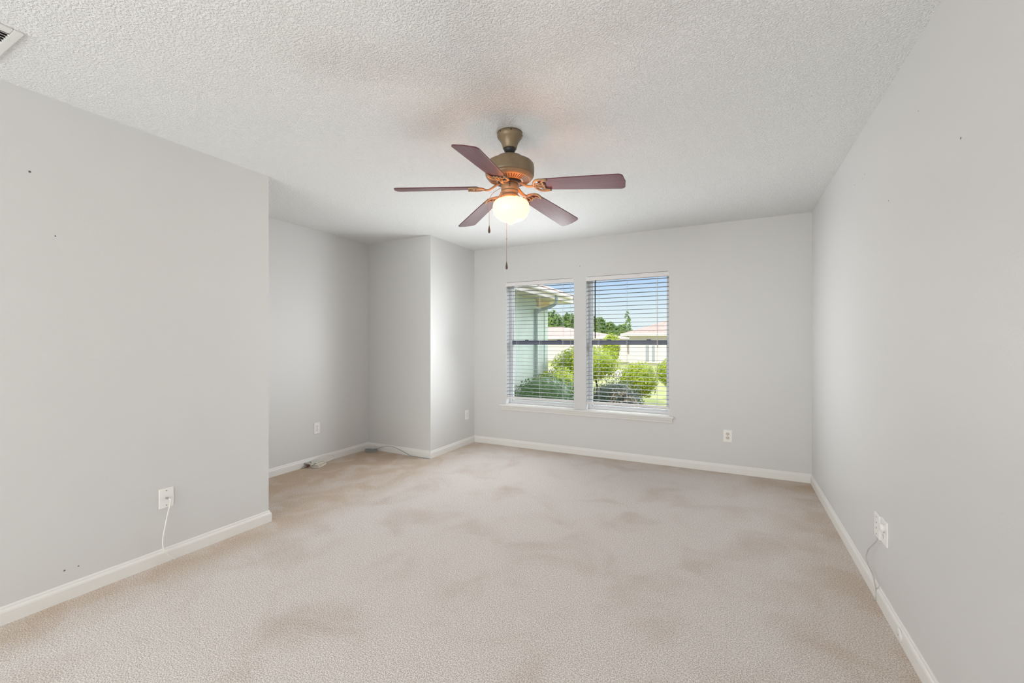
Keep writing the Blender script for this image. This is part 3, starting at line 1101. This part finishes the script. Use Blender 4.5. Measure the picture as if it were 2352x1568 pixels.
# neighbouring wing
WX, WY = -4.0, 9.67
wing = empty('house_wing', (WX, 7.2, GZ))
tag(wing, 'pale green house wing with eave just outside the left window', 'building')
inv = Matrix.Translation(-Vector(wing.location))


def wpart(name, mbx, mt, par=wing):
    mbx.xform(inv)
    return mbx.build(name, mt, par)


wpart('wing_wall', MB().box(-9.5, WX, YW + T + 0.02, WY, GZ, 2.26), M['stucco'])
wpart('soffit', MB().box(-4.6, -3.52, YW + T + 0.02, WY + 0.48, 2.26, 2.285), M['soffit'])
wpart('fascia', MB().box(-3.52, -3.49, YW + T + 0.02, WY + 0.50, 2.235, 2.39).box(-9.5, -3.49, WY + 0.48, WY + 0.51, 2.235, 2.39), M['fascia'])
wpart('wing_roof', MB().prism([(-3.44, 2.385), (-3.44, 2.42), (-6.5, 3.60), (-9.6, 2.42), (-9.6, 2.385), (-6.5, 3.55)], 'y', YW + T + 0.02, WY + 0.56), M['shingle'])
wpart('frieze_board', MB().box(WX, WX + 0.05, 9.06, WY + 0.05, 2.10, 2.26), M['beige'])
wpart('corner_board', MB().box(WX, WX + 0.02, 9.50, WY + 0.02, GZ, 2.10), M['stucco'])
g = MB().tube([(-3.46, YW + 0.3, 2.36), (-3.46, 9.9, 2.36)], 0.045, 8)
wpart('gutter', g, M['fascia'])
d = MB().tube(spline([(-3.47, 8.95, 2.33), (-3.47, 8.95, 2.20), (-3.50, 8.95, 2.13), (-3.60, 8.95, 2.08), (-3.84, 8.95, 2.01), (-3.94, 8.95, 1.95), (-3.955, 8.95, 1.86), (-3.955, 8.95, GZ)], 6), 0.036, 8)
wpart('downspout', d, M['gutter'])


# far houses
def house(label, x0, x1, y0, depth, z0, eave, ridge_h, wins, hip=3.0, over=0.5):
    h = empty('house', ((x0 + x1) / 2, y0, z0))
    tag(h, label, 'house', 'houses across the lawn')
    iv = Matrix.Translation(-Vector(h.location))
    m = MB().box(x0, x1, y0, y0 + depth, z0 - 0.3, eave)
    m.xform(iv)
    m.build('wall', M['facade'], h)
    a0, a1, b0, b1 = x0 - over, x1 + over, y0 - over, y0 + depth + over
    e, r = eave - 0.05, eave + ridge_h
    ym = (b0 + b1) / 2
    m = MB()
    V = [(a0, b0, e), (a1, b0, e), (a1, b1, e), (a0, b1, e), (a0 + hip, ym, r), (a1 - hip, ym, r)]
    m.v += V
    for q in ((0, 1, 5, 4), (1, 2, 5), (2, 3, 4, 5), (3, 0, 4), (0, 3, 2, 1)):
        m.face(q)
    m.xform(iv)
    m.build('roof', M['shingle'], h)
    m = MB().box(a0, a1, b0 - 0.03, b0, e - 0.13, e + 0.02).box(a0 - 0.03, a0, b0, b1, e - 0.13, e + 0.02).box(a1, a1 + 0.03, b0, b1, e - 0.13, e + 0.02)
    m.xform(iv)
    m.build('fascia', M['fascia'], h)
    for (wx0, wx1, wz0, wz1) in wins:
        m = MB().box(wx0 - 0.08, wx1 + 0.08, y0 - 0.04, y0, wz0 - 0.08, wz1 + 0.08)
        m.xform(iv)
        wf = m.build('window', M['fascia'], h)
        m = MB().box(wx0, wx1, y0 - 0.06, y0 - 0.03, wz0, wz1)
        m.xform(iv)
        m.build('pane', M['farglass'], wf)
    return h


house('pale pink house with wide hipped roof, seen through the right window', -5.55, 8.0, 26.5, 9, 0.06, 1.86, 1.75,
      [(-4.58, -4.38, 0.15, 1.12), (-4.22, -4.05, 0.15, 1.12)], hip=5.0, over=0.42)
house('pale pink house with low roof behind the wing, seen through the left window', -20.0, -7.7, 27.5, 8, 0.06, 1.70, 0.82, [(-12.6, -11.8, 0.4, 1.2)], hip=4.6)
fe = empty('garden_fence', (-6.62, 27.6, 0.06))
tag(fe, 'pale fence panel filling the gap between the two far houses', 'fence')
MB().box(-1.03, 1.03, 0, 0.05, -0.1, 1.18).build('fence_panel', M['facade'], fe)
for xx in (-0.98, 0.0, 0.98):
    MB().box(xx - 0.05, xx + 0.05, -0.04, 0.0, -0.1, 1.22).build('fence_post', M['fascia'], fe)


# foliage
def leaves(m, c, rad, n, size, seed, shell=(0.74, 1.08), amp=0.12, zmin=None, cut=None):
    rnd = random.Random(seed)
    for _ in range(n):
        z = rnd.uniform(-1, 1)
        ph = rnd.uniform(0, 2 * PI)
        q = math.sqrt(1 - z * z)
        dvec = Vector((q * math.cos(ph), q * math.sin(ph), z))
        k = rnd.uniform(*shell) * (1 + amp * noise.noise(dvec * 2.3 + Vector((seed, 0, 0))))
        p = Vector((c[0] + dvec.x * rad[0] * k, c[1] + dvec.y * rad[1] * k, c[2] + dvec.z * rad[2] * k))
        if zmin is not None and p.z < zmin:
            continue
        nrm = (dvec + Vector((rnd.uniform(-1, 1), rnd.uniform(-1, 1), rnd.uniform(-0.6, 1))) * 0.7).normalized()
        t = nrm.orthogonal().normalized()
        t = Matrix.Rotation(rnd.uniform(0, 2 * PI), 3, nrm) @ t
        b_ = nrm.cross(t)
        L = size * rnd.uniform(0.7, 1.3)
        W = L * 0.48
        s0 = len(m.v)
        m.v += [tuple(p - t * L * 0.5), tuple(p + b_ * W * 0.5 - nrm * L * 0.06), tuple(p + t * L * 0.5), tuple(p - b_ * W * 0.5 - nrm * L * 0.06)]
        m.face((s0, s0 + 1, s0 + 2, s0 + 3))


def shrub(name, label, base, blobs, n, size, mt, seed, stems=(), cat='shrub', group='clipped shrubs outside the windows', core=0.85):
    """blobs: list of (centre, radii)"""
    e = empty(name, base)
    tag(e, label, cat, group)
    iv = Matrix.Translation(-Vector(base))
    m = MB()
    vol = sum(r[0] * r[2] for _, r in blobs)
    for k, (c, r) in enumerate(blobs):
        if core:
            m.blob(c, [x * core for x in r], 16, 12, 0.12, seed + k)
        leaves(m, c, r, int(n * r[0] * r[2] / vol), size, seed * 31 + k, zmin=base[2] + 0.01)
    m.xform(iv)
    m.build('foliage', mt, e)
    for st_ in stems:
        m = MB().tube(spline(st_, 4), 0.035 if cat != 'tree' else 0.16, 7, r_end=0.015)
        m.xform(iv)
        m.build('trunk', M['bark'], e)
    return e


def px_blob(u, vtop, vbot, half, depth, dscale=1.0):
    top = at(u, vtop, depth)
    bot = at(u, vbot, depth)
    c = (top + bot) / 2
    r = half / F_PX * depth
    return c, (r, r * dscale, (top.z - bot.z) / 2)


def gz(y):
    for i in range(len(ys) - 1):
        if ys[i] <= y <= ys[i + 1]:
            return zs[i] + (zs[i + 1] - zs[i]) * (y - ys[i]) / (ys[i + 1] - ys[i])
    return GZ


def ground_pt(v):
    return (v.x, v.y, gz(v.y))


c, r = px_blob(1256, 862, 960, 74, 7.3)
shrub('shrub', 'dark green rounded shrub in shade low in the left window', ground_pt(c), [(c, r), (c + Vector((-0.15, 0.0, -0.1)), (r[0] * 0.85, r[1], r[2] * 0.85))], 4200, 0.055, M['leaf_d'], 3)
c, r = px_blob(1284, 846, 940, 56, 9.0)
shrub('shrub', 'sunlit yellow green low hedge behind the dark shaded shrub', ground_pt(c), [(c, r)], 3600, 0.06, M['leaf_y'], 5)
c, r = px_blob(1346, 794, 876, 74, 10.4)
b_ = ground_pt(c)
shrub('shrub', 'large ball shaped bright green bush behind the window mullion', b_, [(c, r)], 4600, 0.065, M['leaf_y'], 8,
      [[(c.x + 0.15, c.y, b_[2]), (c.x + 0.28, c.y, 0.15), (c.x + 0.2, c.y, 0.5)], [(c.x - 0.1, c.y, b_[2]), (c.x - 0.05, c.y, 0.2), (c.x, c.y, 0.6)]])
c, r = px_blob(1466, 832, 915, 42, 9.6)
shrub('shrub', 'sunlit upright egg shaped bush in the right window', ground_pt(c), [(c, r)], 3000, 0.06, M['leaf_y'], 12)
c, r = px_blob(1540, 826, 885, 33, 10.2)
b_ = ground_pt(c)
shrub('shrub', 'small topiary bush on a bare trunk at the right window edge', b_, [(c, r)], 2200, 0.06, M['leaf_y'], 15,
      [[(c.x + 0.05, c.y, b_[2]), (c.x - 0.06, c.y, 0.05), (c.x + 0.02, c.y, 0.5)]])
c, r = px_blob(1415, 872, 985, 62, 8.2)
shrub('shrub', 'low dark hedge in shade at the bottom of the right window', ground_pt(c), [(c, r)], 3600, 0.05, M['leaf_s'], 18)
c, r = px_blob(1428, 890, 975, 36, 7.2)
b_ = ground_pt(c)
e = shrub('shrub', 'small loose plant with pale pinkish leaves before the dark hedge', b_, [(c, r)], 260, 0.05, M['leaf_p'], 21, core=0,
          stems=[[(c.x, c.y, b_[2]), (c.x + 0.02, c.y, c.z), (c.x + 0.03, c.y, c.z + r[2] * 0.7)], [(c.x, c.y, b_[2]), (c.x + 0.12, c.y, c.z), (c.x + 0.18, c.y, c.z + 0.1)]])


def tree(label, u, vtop, vmid, half, depth, seed, n=1400, size=0.5, thin=False):
    c, r = px_blob(u, vtop, vmid, half, depth)
    b = (c.x, c.y, 0.1)
    if thin:
        bl = [(c + Vector((0, 0, r[2] * 0.0)), (r[0] * 0.55, r[1] * 0.55, r[2])), (c + Vector((r[0] * 0.3, 0, -r[2] * 0.5)), (r[0], r[1], r[2] * 0.5))]
    else:
        rn = random.Random(seed)
        bl = [(c, r)]
        for _ in range(3):
            bl.append((c + Vector((rn.uniform(-0.7, 0.7) * r[0], rn.uniform(-0.3, 0.3) * r[1], rn.uniform(-0.2, 0.45) * r[2])), (r[0] * 0.5, r[1] * 0.5, r[2] * 0.55)))
    shrub('tree', label, b, bl, n, size, M['leaf_t'], seed, [[b, (c.x, c.y, c.z)]], 'tree', 'trees beyond the far houses', core=0.0 if thin else 0.8)


tree('broad light green tree beside the wing corner in the left window', 1268, 716, 790, 26, 46, 31)
tree('rounded green tree at the right side of the left window', 1308, 720, 790, 26, 48, 33)
tree('leafy green tree at the left edge of the right window', 1366, 728, 790, 24, 47, 35)
tree('low rounded green tree in the middle of the tree row', 1402, 741, 790, 17, 53, 37)
tree('tall thin airy tree left of the wide pink roof', 1441, 714, 790, 13, 50, 39, 300, 0.42, True)
tree('small green tree beside the wide pink roof', 1426, 746, 790, 14, 46, 41)
c, r = px_blob(1404, 766, 830, 20, 24)
shrub('shrub', 'yellow green bush before the gap between the far houses', ground_pt(c), [(c, r)], 900, 0.16, M['leaf_y'], 45)
